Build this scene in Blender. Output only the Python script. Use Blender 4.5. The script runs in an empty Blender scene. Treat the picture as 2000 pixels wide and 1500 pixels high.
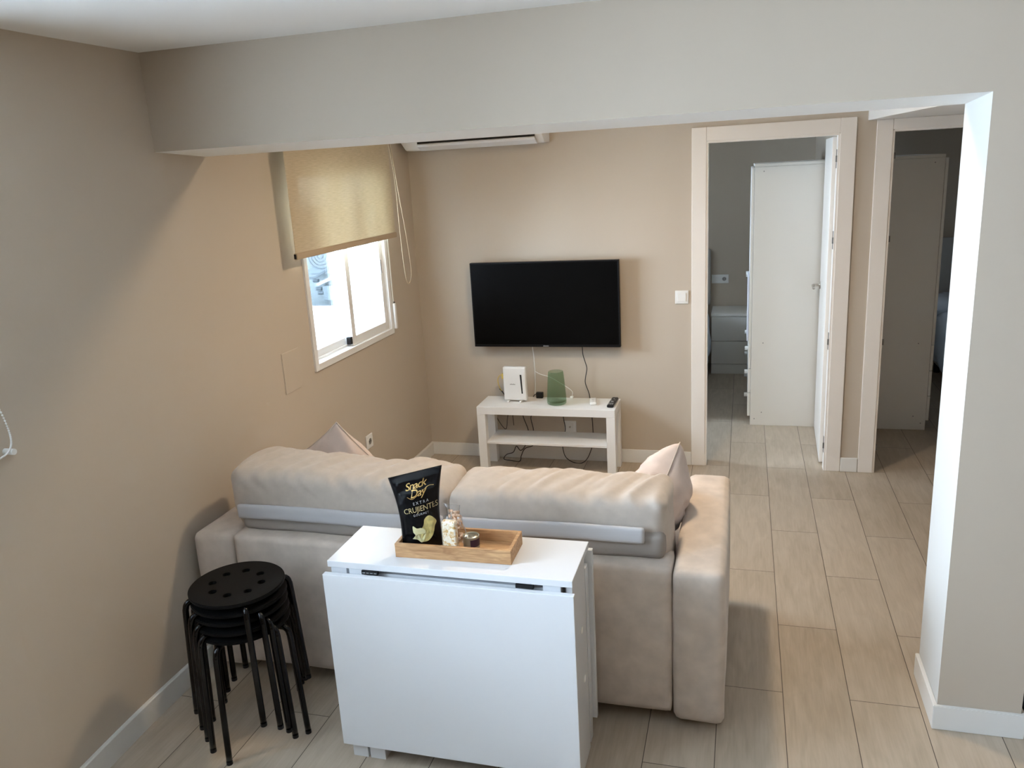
import bpy, bmesh, math, random
from mathutils import Vector, Matrix, noise
random.seed(7)
S = bpy.context.scene
COL = S.collection

# ---------------------------------------------------------------- camera
cam_d = bpy.data.cameras.new('camera'); cam = bpy.data.objects.new('camera', cam_d); COL.objects.link(cam)
cam_d.sensor_width = 36; cam_d.sensor_fit = 'HORIZONTAL'; cam_d.lens = 36 * 1578.121 / 2000
cam_d.clip_start = .05; cam_d.clip_end = 100
_r = Vector((0.961865, 0.267853, -0.055409)); _u = Vector((-0.017074, 0.260976, 0.965194)); _f = Vector((-0.27299, 0.927441, -0.255597))
mw = Matrix((( _r.x, _u.x, -_f.x, 2.1055), (_r.y, _u.y, -_f.y, -5.0637), (_r.z, _u.z, -_f.z, 1.9183), (0, 0, 0, 1)))
cam.matrix_world = mw
S.camera = cam
S.view_settings.view_transform = 'Standard'; S.view_settings.look = 'None'
S.view_settings.gamma = 1; S.view_settings.use_curve_mapping = False
S.view_settings.exposure = 0.86

# ---------------------------------------------------------------- light
W = bpy.data.worlds.new('sky'); S.world = W; W.use_nodes = True
bg = W.node_tree.nodes['Background']; bg.inputs[0].default_value = (.69, .815, 1.0, 1); bg.inputs[1].default_value = 22

def area(name, loc, direction, sx, sy, power=0, color=(1, 1, 1), portal=False):
    d = bpy.data.lights.new(name, 'AREA'); d.shape = 'RECTANGLE'; d.size = sx; d.size_y = sy
    d.energy = power; d.color = color
    if portal: d.cycles.is_portal = True
    o = bpy.data.objects.new(name, d); COL.objects.link(o); o.location = loc
    o.rotation_euler = Vector(direction).to_track_quat('-Z', 'Y').to_euler()
    return o
area('portal_patio_window', (-.115, -4.235, 1.62), (1, 0, 0), 1.44, 1.63, portal=True)
area('portal_living_window', (-.115, -.977, 1.49), (1, 0, 0), 1.0, 1.05, portal=True)
area('portal_bedroom_window', (-.115, .60, 1.5), (1, 0, 0), 1.0, .8, portal=True)
area('portal_added_window_4', (4.75, 1.625, 1.5), (-1, 0, 0), .5, .45, portal=True)

# ---------------------------------------------------------------- materials
def mat(name, col, rough=.6, metal=0, spec=.5, var=0, vscale=8, bump=0, bscale=60, bdist=.002, stretch=None, trans=0, alpha=1, coat=0, sheen=0, ior=1.45):
    m = bpy.data.materials.new(name); m.use_nodes = True; nt = m.node_tree; N = nt.nodes; L = nt.links
    b = N['Principled BSDF']
    b.inputs['Base Color'].default_value = (*col, 1); b.inputs['Roughness'].default_value = rough
    b.inputs['Metallic'].default_value = metal; b.inputs['Specular IOR Level'].default_value = spec
    b.inputs['Transmission Weight'].default_value = trans; b.inputs['Alpha'].default_value = alpha
    b.inputs['Coat Weight'].default_value = coat; b.inputs['Sheen Weight'].default_value = sheen
    b.inputs['IOR'].default_value = ior
    tc = N.new('ShaderNodeTexCoord'); src = tc.outputs['Object']
    if stretch:
        mp = N.new('ShaderNodeMapping'); mp.inputs['Scale'].default_value = stretch; L.new(src, mp.inputs[0]); src = mp.outputs[0]
    if var:
        n = N.new('ShaderNodeTexNoise'); n.inputs['Scale'].default_value = vscale; n.inputs['Detail'].default_value = 5
        L.new(src, n.inputs['Vector'])
        r = N.new('ShaderNodeValToRGB'); r.color_ramp.elements[0].position = .3; r.color_ramp.elements[1].position = .7
        r.color_ramp.elements[0].color = (*[c * (1 - var) for c in col], 1); r.color_ramp.elements[1].color = (*[min(1, c * (1 + var)) for c in col], 1)
        L.new(n.outputs[0], r.inputs[0]); L.new(r.outputs[0], b.inputs['Base Color'])
    if bump:
        n = N.new('ShaderNodeTexNoise'); n.inputs['Scale'].default_value = bscale; n.inputs['Detail'].default_value = 4
        L.new(src, n.inputs['Vector'])
        bp = N.new('ShaderNodeBump'); bp.inputs['Strength'].default_value = bump; bp.inputs['Distance'].default_value = bdist
        L.new(n.outputs[0], bp.inputs['Height']); L.new(bp.outputs[0], b.inputs['Normal'])
    return m
M = {}
M['paint'] = mat('greige_wall_paint', (.555, .48, .392), .85, spec=.2, bump=.15, bscale=90, bdist=.001)
M['bounce_cut_paint'] = mat('dark_taupe_bounce_cut', (.30, .20, .12), .85)  # colour invented for the unseen walls, to cut and warm the bounced light
M['white_lit'] = mat('white_paint_lit_copy', (.88, .88, .86), .8, spec=.2)  # lit copy of the white paint, lightened to brighten the beam underside
M['white_dimmed'] = mat('white_paint_dimmed_copy', (.66, .66, .64), .8, spec=.2, bump=.12, bscale=90, bdist=.001)  # same white paint, darkened to hold back the light on the jamb
M['ceiling'] = mat('ceiling_paint', (.90, .89, .87), .9, spec=.1, bump=.1, bscale=70, bdist=.001)
M['trim'] = mat('white_lacquer', (.86, .81, .75), .38)
M['plinth'] = mat('white_skirting', (.80, .79, .76), .4)
M['lam'] = mat('white_laminate', (.77, .78, .80), .24, coat=.15)
M['lack'] = mat('white_foil', (.86, .85, .83), .35)
M['panel'] = mat('white_wardrobe_board', (.86, .84, .79), .45)
M['pvc'] = mat('white_aluminium', (.82, .82, .81), .35)
M['plastic'] = mat('white_plastic', (.84, .84, .82), .35)
M['fabric'] = mat('beige_velour', (.63, .54, .465), .95, spec=.15, var=.11, vscale=14, bump=.25, bscale=350, bdist=.001, sheen=.25)
M['fabric2'] = mat('beige_linen_cushion', (.54, .47, .405), .95, spec=.15, var=.05, vscale=30, bump=.35, bscale=420, bdist=.001, sheen=.2)
M['fabric3'] = mat('pink_beige_cushion', (.66, .545, .48), .95, spec=.15, var=.04, vscale=30, bump=.3, bscale=420, bdist=.001, sheen=.2)
M['lining'] = mat('grey_lining', (.56, .55, .56), .95, spec=.1, bump=.3, bscale=420, bdist=.001)
M['lining_dark'] = mat('taupe_lining', (.36, .325, .295), .95, spec=.1, bump=.3, bscale=420, bdist=.001)
M['black_metal'] = mat('black_gloss_metal', (.002, .002, .0022), .09, spec=.35)
M['black_seat'] = mat('black_satin_seat', (.006, .006, .006), .55, spec=.12)
M['black'] = mat('black_plastic', (.012, .012, .013), .4, spec=.3)
M['cord'] = mat('black_cable', (.015, .015, .017), .5)
M['screen'] = mat('black_screen', (.002, .002, .002), .35, spec=.08)
M['bezel'] = mat('black_bezel', (.006, .006, .007), .45, spec=.2)
M['grey'] = mat('grey_metal', (.35, .34, .33), .35, metal=.8)
M['chrome'] = mat('brushed_nickel', (.55, .52, .48), .28, metal=1)
M['hinge'] = mat('dark_nickel_hinge', (.16, .15, .14), .35, metal=.8)
M['yellow'] = mat('yellow_cable', (.75, .55, .12), .45)
M['bag'] = mat('black_foil_bag', (.004, .0045, .006), .25, spec=.36)
M['gold'] = mat('gold_print', (.62, .40, .14), .35)
M['goldline'] = mat('pale_gold_print', (.50, .40, .20), .35)
M['silver'] = mat('pale_print', (.45, .46, .47), .4)
M['chip'] = mat('potato_chip_print', (.72, .62, .25), .5, var=.25, vscale=60)
M['chip_hi'] = mat('potato_chip_edge_print', (.82, .78, .45), .5, var=.12, vscale=60)
M['tin'] = mat('tin_metal', (.55, .53, .46), .25, metal=.9)
M['tin_side'] = mat('tin_side_print', (.36, .35, .27), .35, metal=.3)
M['label'] = mat('dark_purple_label', (.05, .025, .06), .5)
M['nuts'] = mat('toasted_snack', (.60, .40, .27), .6, var=.3, vscale=60)
M['dark'] = mat('dark_opening', (.01, .01, .01), .8)
M['bed'] = mat('pale_blue_bedding', (.62, .68, .76), .9, bump=.4, bscale=12, bdist=.02)
M['headboard'] = mat('grey_upholstery', (.50, .50, .49), .9, bump=.3, bscale=300)
M['ext_white'] = mat('outside_white_render', (.85, .84, .82), .9)
M['ext_wall'] = mat('outside_grey_blue_render', (.13, .15, .155), .9)
M['ext_ac'] = mat('outside_unit_casing', (.085, .105, .115), .6)
M['ext_dark'] = mat('outside_grey_parts', (.040, .052, .060), .6)
M['tan'] = mat('tan_blind_hem', (.46, .36, .25), .8)
M['hatch_edge'] = mat('pale_greige_edge', (.66, .60, .51), .7)
M['frosted'] = mat('pale_lilac_cloth', (.66, .66, .74), .9)

def floor_mat():
    m = bpy.data.materials.new('wood_look_tiles'); m.use_nodes = True; nt = m.node_tree; N = nt.nodes; L = nt.links
    b = N['Principled BSDF']; tc = N.new('ShaderNodeTexCoord'); sp = N.new('ShaderNodeSeparateXYZ'); L.new(tc.outputs['Object'], sp.inputs[0])
    def ma(op, a, bb=None, c=None):
        n = N.new('ShaderNodeMath'); n.operation = op
        for i, v in enumerate((a, bb, c)):
            if v is None: continue
            if isinstance(v, (int, float)): n.inputs[i].default_value = v
            else: L.new(v, n.inputs[i])
        return n.outputs[0]
    xs = ma('DIVIDE', ma('SUBTRACT', sp.outputs[0], 2.272), .2305)
    ci = ma('FLOOR', xs); fx = ma('SUBTRACT', xs, ci)
    par = ma('FLOORED_MODULO', ci, 2.0)
    off = ma('MULTIPLY', par, .4665)
    ys = ma('DIVIDE', ma('SUBTRACT', sp.outputs[1], ma('ADD', off, .006)), .932)
    ri = ma('FLOOR', ys); fy = ma('SUBTRACT', ys, ri)
    dx = ma('MULTIPLY', ma('MINIMUM', fx, ma('SUBTRACT', 1.0, fx)), .2305)
    dy = ma('MULTIPLY', ma('MINIMUM', fy, ma('SUBTRACT', 1.0, fy)), .932)
    d = ma('MINIMUM', dx, dy)
    g = ma('LESS_THAN', d, .0013)
    cid = N.new('ShaderNodeCombineXYZ'); L.new(ci, cid.inputs[0]); L.new(ri, cid.inputs[1])
    wn = N.new('ShaderNodeTexWhiteNoise'); wn.noise_dimensions = '3D'; L.new(cid.outputs[0], wn.inputs[0])
    # wood grain: stretched along y, shifted per tile
    gv = N.new('ShaderNodeCombineXYZ')
    L.new(ma('MULTIPLY', sp.outputs[0], 9.0), gv.inputs[0]); L.new(ma('MULTIPLY', sp.outputs[1], 1.6), gv.inputs[1]); L.new(ma('MULTIPLY', wn.outputs[0], 37.0), gv.inputs[2])
    n1 = N.new('ShaderNodeTexNoise'); n1.inputs['Scale'].default_value = 3.2; n1.inputs['Detail'].default_value = 7; n1.inputs['Distortion'].default_value = .6; L.new(gv.outputs[0], n1.inputs['Vector'])
    gv2 = N.new('ShaderNodeCombineXYZ')
    L.new(ma('MULTIPLY', sp.outputs[0], 60.0), gv2.inputs[0]); L.new(ma('MULTIPLY', sp.outputs[1], 3.0), gv2.inputs[1]); L.new(ma('MULTIPLY', wn.outputs[0], 11.0), gv2.inputs[2])
    n2 = N.new('ShaderNodeTexNoise'); n2.inputs['Scale'].default_value = 2.2; n2.inputs['Detail'].default_value = 4; L.new(gv2.outputs[0], n2.inputs['Vector'])
    f = ma('ADD', ma('MULTIPLY', n1.outputs[0], .6), ma('ADD', ma('MULTIPLY', n2.outputs[0], .3), ma('MULTIPLY', wn.outputs[0], .18)))
    r = N.new('ShaderNodeValToRGB'); r.color_ramp.elements[0].position = .33; r.color_ramp.elements[1].position = .75
    r.color_ramp.elements[0].color = (.40, .325, .24, 1); r.color_ramp.elements[1].color = (.55, .46, .36, 1)
    L.new(f, r.inputs[0])
    mx = N.new('ShaderNodeMix'); mx.data_type = 'RGBA'; L.new(g, mx.inputs[0]); L.new(r.outputs[0], mx.inputs[6]); mx.inputs[7].default_value = (.07, .05, .035, 1)
    L.new(mx.outputs[2], b.inputs['Base Color'])
    b.inputs['Roughness'].default_value = .42; b.inputs['Specular IOR Level'].default_value = .4
    bp = N.new('ShaderNodeBump'); bp.inputs['Strength'].default_value = .5; bp.inputs['Distance'].default_value = .001
    L.new(ma('SUBTRACT', ma('MULTIPLY', n2.outputs[0], .25), g), bp.inputs['Height']); L.new(bp.outputs[0], b.inputs['Normal'])
    return m
M['floor'] = floor_mat()

def wood_mat():
    m = bpy.data.materials.new('mango_wood'); m.use_nodes = True; nt = m.node_tree; N = nt.nodes; L = nt.links
    b = N['Principled BSDF']; tc = N.new('ShaderNodeTexCoord'); mp = N.new('ShaderNodeMapping'); mp.inputs['Scale'].default_value = (4, 28, 28)
    L.new(tc.outputs['Object'], mp.inputs[0])
    n = N.new('ShaderNodeTexNoise'); n.inputs['Scale'].default_value = 2.4; n.inputs['Detail'].default_value = 8; n.inputs['Distortion'].default_value = 1.5; L.new(mp.outputs[0], n.inputs['Vector'])
    r = N.new('ShaderNodeValToRGB'); r.color_ramp.elements[0].position = .3; r.color_ramp.elements[1].position = .68
    r.color_ramp.elements[0].color = (.34, .17, .07, 1); r.color_ramp.elements[1].color = (.62, .37, .18, 1)
    L.new(n.outputs[0], r.inputs[0]); L.new(r.outputs[0], b.inputs['Base Color']); b.inputs['Roughness'].default_value = .5
    return m
M['wood'] = wood_mat()

def bar_mat():
    m = bpy.data.materials.new('nut_bar_wrapper'); m.use_nodes = True; nt = m.node_tree; N = nt.nodes; L = nt.links
    b = N['Principled BSDF']; tc = N.new('ShaderNodeTexCoord')
    v = N.new('ShaderNodeTexVoronoi'); v.inputs['Scale'].default_value = 150; L.new(tc.outputs['Object'], v.inputs['Vector'])
    r = N.new('ShaderNodeValToRGB'); e = r.color_ramp.elements
    e[0].position = 0; e[0].color = (.62, .36, .12, 1); e[1].position = .55; e[1].color = (.88, .80, .66, 1)
    x = e.new(.28); x.color = (.74, .58, .34, 1)
    sp = N.new('ShaderNodeSeparateColor'); L.new(v.outputs['Color'], sp.inputs[0]); L.new(sp.outputs[0], r.inputs[0])
    L.new(r.outputs[0], b.inputs['Base Color']); b.inputs['Roughness'].default_value = .3; b.inputs['Coat Weight'].default_value = .4
    return m
M['bar'] = bar_mat()

def glass_mat(name, tint, gloss=.08, rough=0.02):
    m = bpy.data.materials.new(name); m.use_nodes = True; nt = m.node_tree; N = nt.nodes; L = nt.links
    N.remove(N['Principled BSDF']); out = N['Material Output']
    t = N.new('ShaderNodeBsdfTransparent'); t.inputs[0].default_value = (*tint, 1)
    g = N.new('ShaderNodeBsdfGlossy'); g.inputs['Roughness'].default_value = rough
    fr = N.new('ShaderNodeFresnel'); fr.inputs[0].default_value = 1.45
    mu = N.new('ShaderNodeMath'); mu.operation = 'MULTIPLY'; mu.inputs[1].default_value = gloss * 10; L.new(fr.outputs[0], mu.inputs[0]); mu.use_clamp = True
    mx = N.new('ShaderNodeMixShader'); L.new(mu.outputs[0], mx.inputs[0]); L.new(t.outputs[0], mx.inputs[1]); L.new(g.outputs[0], mx.inputs[2]); L.new(mx.outputs[0], out.inputs[0])
    return m
M['pane'] = glass_mat('clear_window_glass', (.95, .98, .98), .08)
M['wrap'] = glass_mat('clear_plastic_wrap', (.95, .95, .95), .05, .3)
M['clear'] = glass_mat('clear_plastic_clip', (.9, .9, .9), .12, .1)

def green_glass():
    m = bpy.data.materials.new('smoky_green_glass'); m.use_nodes = True; nt = m.node_tree; N = nt.nodes; L = nt.links
    b = N['Principled BSDF']; out = N['Material Output']
    b.inputs['Base Color'].default_value = (.16, .24, .15, 1); b.inputs['Roughness'].default_value = .18
    t = N.new('ShaderNodeBsdfTransparent'); t.inputs[0].default_value = (.84, .90, .83, 1)
    mx = N.new('ShaderNodeMixShader'); mx.inputs[0].default_value = .14
    L.new(t.outputs[0], mx.inputs[1]); L.new(b.outputs[0], mx.inputs[2]); L.new(mx.outputs[0], out.inputs[0]); return m
M['green'] = green_glass()

def blind_mat():
    m = bpy.data.materials.new('cream_blind_fabric'); m.use_nodes = True; nt = m.node_tree; N = nt.nodes; L = nt.links
    N.remove(N['Principled BSDF']); out = N['Material Output']
    tc = N.new('ShaderNodeTexCoord'); mp = N.new('ShaderNodeMapping'); mp.inputs['Scale'].default_value = (1, 6, 90); L.new(tc.outputs['Object'], mp.inputs[0])
    n = N.new('ShaderNodeTexNoise'); n.inputs['Scale'].default_value = 3; n.inputs['Detail'].default_value = 3; L.new(mp.outputs[0], n.inputs['Vector'])
    r = N.new('ShaderNodeValToRGB'); r.color_ramp.elements[0].color = (.60, .51, .37, 1); r.color_ramp.elements[1].color = (.70, .60, .45, 1)
    r.color_ramp.elements[0].position = .35; r.color_ramp.elements[1].position = .65; L.new(n.outputs[0], r.inputs[0])
    d = N.new('ShaderNodeBsdfDiffuse'); L.new(r.outputs[0], d.inputs[0])
    t = N.new('ShaderNodeBsdfTranslucent'); t.inputs[0].default_value = (.60, .55, .40, 1)
    mx = N.new('ShaderNodeMixShader'); mx.inputs[0].default_value = .10; 
    L.new(d.outputs[0], mx.inputs[1]); L.new(t.outputs[0], mx.inputs[2])
    tr = N.new('ShaderNodeBsdfTransparent'); tr.inputs[0].default_value = (1, .96, .84, 1); mx2 = N.new('ShaderNodeMixShader'); mx2.inputs[0].default_value = .095
    L.new(mx.outputs[0], mx2.inputs[1]); L.new(tr.outputs[0], mx2.inputs[2]); L.new(mx2.outputs[0], out.inputs[0]); return m
M['blind'] = blind_mat()

# ---------------------------------------------------------------- helpers
def link_mesh(name, bm, mats, parent=None, smooth=False, loc=None):
    me = bpy.data.meshes.new(name); bm.normal_update(); bm.to_mesh(me); bm.free()
    for m in (mats if isinstance(mats, (list, tuple)) else [mats]): me.materials.append(M[m] if isinstance(m, str) else m)
    if smooth:
        for p in me.polygons: p.use_smooth = True
    o = bpy.data.objects.new(name, me); COL.objects.link(o)
    if loc: o.location = loc
    if parent: o.parent = parent
    return o
def tag(o, label, cat, group=None):
    o['label'] = label; o['category'] = cat
    if group: o['group'] = group
    return o
def thing(name, label, cat, loc=(0, 0, 0), rz=0, group=None):
    o = bpy.data.objects.new(name, None); COL.objects.link(o); o.location = loc; o.rotation_euler = (0, 0, rz)
    o.empty_display_size = .05
    return tag(o, label, cat, group)
def struct(o):
    o['kind'] = 'structure'; return o
def sthing(name, loc=(0, 0, 0)):
    o = bpy.data.objects.new(name, None); COL.objects.link(o); o.location = loc; o.empty_display_size = .05; return struct(o)
def add_box(bm, lo, hi, mi=0, bev=0, seg=2):
    lo = Vector(lo); hi = Vector(hi)
    t = bmesh.new(); bmesh.ops.create_cube(t, size=1)
    for v in t.verts: v.co = Vector((lo[i] + (v.co[i] + .5) * (hi[i] - lo[i]) for i in range(3)))
    if bev: bmesh.ops.bevel(t, geom=t.edges[:], offset=bev, segments=seg, affect='EDGES', profile=.5)
    for f in t.faces: f.material_index = mi
    me = bpy.data.meshes.new('t'); t.to_mesh(me); t.free(); bm.from_mesh(me); bpy.data.meshes.remove(me)
def box(name, lo, hi, m, parent=None, bev=.002, seg=2):
    bm = bmesh.new(); add_box(bm, lo, hi, 0, bev, seg); return link_mesh(name, bm, m, parent)
def boxes(name, lst, m, parent=None, bev=.002, seg=2):
    bm = bmesh.new()
    for b in lst: add_box(bm, b[0], b[1], b[2] if len(b) > 2 else 0, bev, seg)
    return link_mesh(name, bm, m, parent)
def add_cyl(bm, c, r, h, axis='Z', seg=32, mi=0, r2=None, bev=0):
    t = bmesh.new(); bmesh.ops.create_cone(t, cap_ends=True, segments=seg, radius1=r, radius2=r if r2 is None else r2, depth=h)
    if bev: bmesh.ops.bevel(t, geom=[e for e in t.edges if len(e.link_faces) == 2 and e.calc_face_angle() > 1], offset=bev, segments=2, affect='EDGES')
    if axis == 'X': bmesh.ops.rotate(t, verts=t.verts, matrix=Matrix.Rotation(math.pi / 2, 3, 'Y'))
    if axis == 'Y': bmesh.ops.rotate(t, verts=t.verts, matrix=Matrix.Rotation(math.pi / 2, 3, 'X'))
    for v in t.verts: v.co += Vector(c)
    for f in t.faces: f.material_index = mi
    me = bpy.data.meshes.new('t'); t.to_mesh(me); t.free(); bm.from_mesh(me); bpy.data.meshes.remove(me)
def catmull(pts, n=8):
    P = [Vector(p) for p in pts]; P = [P[0] * 2 - P[1]] + P + [P[-1] * 2 - P[-2]]; out = []
    for i in range(1, len(P) - 2):
        a, b, c, d = P[i - 1:i + 3]
        for k in range(n):
            t = k / n; out.append(.5 * ((2 * b) + (c - a) * t + (2 * a - 5 * b + 4 * c - d) * t * t + (3 * b - 3 * c + d - a) * t ** 3))
    out.append(P[-2]); return out
def add_tube(bm, pts, r, seg=10):
    pts = [Vector(p) for p in pts]; n = len(pts); rings = []
    t0 = (pts[1] - pts[0]).normalized(); up = Vector((0, 0, 1)) if abs(t0.z) < .9 else Vector((1, 0, 0)); nrm = t0.cross(up).normalized()
    for i in range(n):
        t = (pts[min(i + 1, n - 1)] - pts[max(i - 1, 0)]).normalized()
        nrm = (nrm - t * nrm.dot(t)).normalized(); bi = t.cross(nrm)
        rings.append([bm.verts.new(pts[i] + r * (math.cos(2 * math.pi * k / seg) * nrm + math.sin(2 * math.pi * k / seg) * bi)) for k in range(seg)])
    for i in range(n - 1):
        for k in range(seg): bm.faces.new((rings[i][k], rings[i][(k + 1) % seg], rings[i + 1][(k + 1) % seg], rings[i + 1][k]))
    bm.faces.new(rings[0][::-1]); bm.faces.new(rings[-1])
def tube(name, pts, r, m, parent=None, seg=10):
    bm = bmesh.new(); add_tube(bm, pts, r, seg); bmesh.ops.recalc_face_normals(bm, faces=bm.faces)
    o = link_mesh(name, bm, m, parent, smooth=True); return o
def lathe(name, prof, m, parent=None, seg=48, loc=None, smooth=True, flute=0, nfl=24):
    bm = bmesh.new(); rings = []
    for (r, z) in prof:
        ring = []
        for k in range(seg):
            a = 2 * math.pi * k / seg; rr = r * (1 + flute * math.cos(nfl * a))
            ring.append(bm.verts.new((rr * math.cos(a), rr * math.sin(a), z)))
        rings.append(ring)
    for i in range(len(rings) - 1):
        for k in range(seg): bm.faces.new((rings[i][k], rings[i][(k + 1) % seg], rings[i + 1][(k + 1) % seg], rings[i + 1][k]))
    bm.faces.new(rings[0][::-1]); bm.faces.new(rings[-1])
    bmesh.ops.recalc_face_normals(bm, faces=bm.faces)
    return link_mesh(name, bm, m, parent, smooth=smooth, loc=loc)
def prism(name, poly, axis, a, b, m, parent=None, bev=0, smooth=False):
    """poly: points in the other two axes, extruded from a to b along axis"""
    bm = bmesh.new()
    def P(p, t): return {'X': (t, p[0], p[1]), 'Y': (p[0], t, p[1]), 'Z': (p[0], p[1], t)}[axis]
    A = [bm.verts.new(P(p, a)) for p in poly]; B = [bm.verts.new(P(p, b)) for p in poly]; n = len(poly)
    for i in range(n): bm.faces.new((A[i], A[(i + 1) % n], B[(i + 1) % n], B[i]))
    bm.faces.new(A[::-1]); bm.faces.new(B); bmesh.ops.recalc_face_normals(bm, faces=bm.faces)
    if bev: bmesh.ops.bevel(bm, geom=bm.edges[:], offset=bev, segments=2, affect='EDGES')
    return link_mesh(name, bm, m, parent, smooth=smooth)
def soft_box(name, lo, hi, r, m, parent=None, res=.02, disp=None, bulge=(0, 0, 0)):
    """rounded, optionally bulging upholstery block; disp(p, n) -> displacement vector"""
    lo = Vector(lo); hi = Vector(hi); c = (lo + hi) / 2; h = (hi - lo) / 2
    bm = bmesh.new(); n = [max(2, int((hi[i] - lo[i]) / res)) for i in range(3)]; cache = {}
    def vert(i, j, k):
        if (i, j, k) not in cache: cache[(i, j, k)] = bm.verts.new((-h.x + 2 * h.x * i / n[0], -h.y + 2 * h.y * j / n[1], -h.z + 2 * h.z * k / n[2]))
        return cache[(i, j, k)]
    for ax in range(3):
        o1, o2 = [a for a in range(3) if a != ax]
        for side in (0, n[ax]):
            for p in range(n[o1]):
                for q in range(n[o2]):
                    def g(pp, qq):
                        ix = [0, 0, 0]; ix[ax] = side; ix[o1] = pp; ix[o2] = qq; return vert(*ix)
                    bm.faces.new((g(p, q), g(p + 1, q), g(p + 1, q + 1), g(p, q + 1)))
    bmesh.ops.recalc_face_normals(bm, faces=bm.faces)
    for v in bm.verts:
        p = v.co.copy(); q = Vector([max(-(h[i] - r), min(h[i] - r, p[i])) for i in range(3)])
        d = p - q; nn = d.normalized() if d.length > 1e-6 else Vector((0, 0, 1))
        if d.length > 1e-6: p = q + nn * r
        u = [p[i] / h[i] for i in range(3)]
        for i in range(3):
            if bulge[i]:
                o1, o2 = [a for a in range(3) if a != i]
                p[i] += bulge[i] * (u[i]) * max(0, 1 - u[o1] ** 2) ** .6 * max(0, 1 - u[o2] ** 2) ** .6
        p = p + c
        if disp: p = p + disp(p, nn)
        v.co = p
    bm.normal_update()
    return link_mesh(name, bm, m, parent, smooth=True)
def pillow(name, size, thick, m, M4, seed=0, N=44, wr=.016):
    bm = bmesh.new(); h = size / 2; grid = {}
    for s in (1, -1):
        for i in range(N + 1):
            for j in range(N + 1):
                u = -1 + 2 * i / N; v = -1 + 2 * j / N
                if s == -1 and (abs(u) == 1 or abs(v) == 1): grid[(s, i, j)] = grid[(1, i, j)]; continue
                px = h * u * (1 - .07 * (1 - abs(v) ** 2.2)) ; py = h * v * (1 - .07 * (1 - abs(u) ** 2.2))
                e = ((1 - u * u) * (1 - v * v)) ** .42
                w = noise.noise(Vector((px * 9 + seed, py * 9, s * 3))) * wr * 2.2 * e + abs(noise.noise(Vector((px * 22, py * 22 + seed, s)))) * wr * e
                grid[(s, i, j)] = bm.verts.new((px, py, s * (thick / 2 * e + w)))
    for s in (1, -1):
        for i in range(N):
            for j in range(N):
                q = [grid[(s, i, j)], grid[(s, i + 1, j)], grid[(s, i + 1, j + 1)], grid[(s, i, j + 1)]]
                bm.faces.new(q if s == 1 else q[::-1])
    for v in bm.verts: v.co = M4 @ v.co
    return link_mesh(name, bm, m, None, smooth=True)

# ---------------------------------------------------------------- room shell
YB, YT, ZB, ZC, XJ, XR = -2.418, -2.116, 2.055, 2.40, 2.763, 3.015
struct(box('floor', (-.25, -6.6, -.12), (4.9, 3.0, 0), 'floor', bev=0))
struct(box('ceiling', (-.25, -6.6, ZC), (4.9, 3.0, ZC + .12), 'ceiling', bev=0))
def wall_left_mesh():
    """left wall with three openings; near the camera it bows gently into the room"""
    openings = [(-5.05, -3.42, .90, 2.34), (-1.455, -.498, .992, 2.005), (.20, 1.00, 1.0, 2.0)]
    ys = sorted(set([-6.6, 3.0] + [v for o in openings for v in o[:2]] + [-3.4, -3.3, -3.2, -3.1, -3.0, -2.9, -2.8]))
    zs = sorted(set([0, ZC] + [v for o in openings for v in o[2:]]))
    def bow(y):
        if y > -2.85: return 0
        return .032 * min(1, (-2.85 - y) / .55) ** 1.6
    bm = bmesh.new(); vs = {}
    def V(x, y, z):
        k = (x, round(y, 4), round(z, 4))
        if k not in vs: vs[k] = bm.verts.new((x + (bow(y) if x == 0 else 0), y, z))
        return vs[k]
    def is_open(a, b, c, d): return any(o[0] - 1e-6 <= a and b <= o[1] + 1e-6 and o[2] - 1e-6 <= c and d <= o[3] + 1e-6 for o in openings)
    for i in range(len(ys) - 1):
        for j in range(len(zs) - 1):
            a, b, c, d = ys[i], ys[i + 1], zs[j], zs[j + 1]
            if is_open(a, b, c, d):
                for (yy) in (a, b):
                    nb = i - 1 if yy == a else i + 1
                    if not is_open(ys[nb], ys[nb + 1], c, d): bm.faces.new((V(0, yy, c), V(0, yy, d), V(-.10, yy, d), V(-.10, yy, c)))
                for zz in (c, d):
                    nb = j - 1 if zz == c else j + 1
                    if 0 <= nb < len(zs) - 1 and not is_open(a, b, zs[nb], zs[nb + 1]): bm.faces.new((V(0, a, zz), V(0, b, zz), V(-.10, b, zz), V(-.10, a, zz)))
                continue
            for x in (0, -.10): bm.faces.new((V(x, a, c), V(x, b, c), V(x, b, d), V(x, a, d)))
    bmesh.ops.recalc_face_normals(bm, faces=bm.faces)
    return link_mesh('wall_left', bm, 'paint')
struct(wall_left_mesh())
struct(boxes('wall_back', [((0, 0, 0), (1.873, .1, ZC)), ((1.873, 0, 2.035), (2.617, .1, ZC)), ((2.617, 0, 0), (2.881, .1, ZC)),
    ((2.881, 0, 2.035), (3.62, .1, ZC)), ((3.62, 0, 0), (4.65, .1, ZC))], 'paint', bev=0))
struct(box('wall_bedroom_back', (0, 2.80, 0), (4.65, 3.0, ZC), 'paint', bev=0))
struct(box('wall_between_bedrooms', (2.70, .1, 0), (2.80, 2.80, ZC), 'paint', bev=0))
struct(boxes('wall_right', [((4.65, -6.6, 0), (4.9, 1.4, ZC)), ((4.65, 1.85, 0), (4.9, 3.0, ZC)), ((4.65, 1.4, 0), (4.9, 1.85, 1.25)), ((4.65, 1.4, 1.75), (4.9, 1.85, ZC))], 'bounce_cut_paint', bev=0))
struct(box('wall_front', (-.25, -6.85, 0), (4.9, -6.6, ZC), 'bounce_cut_paint', bev=0))
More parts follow.
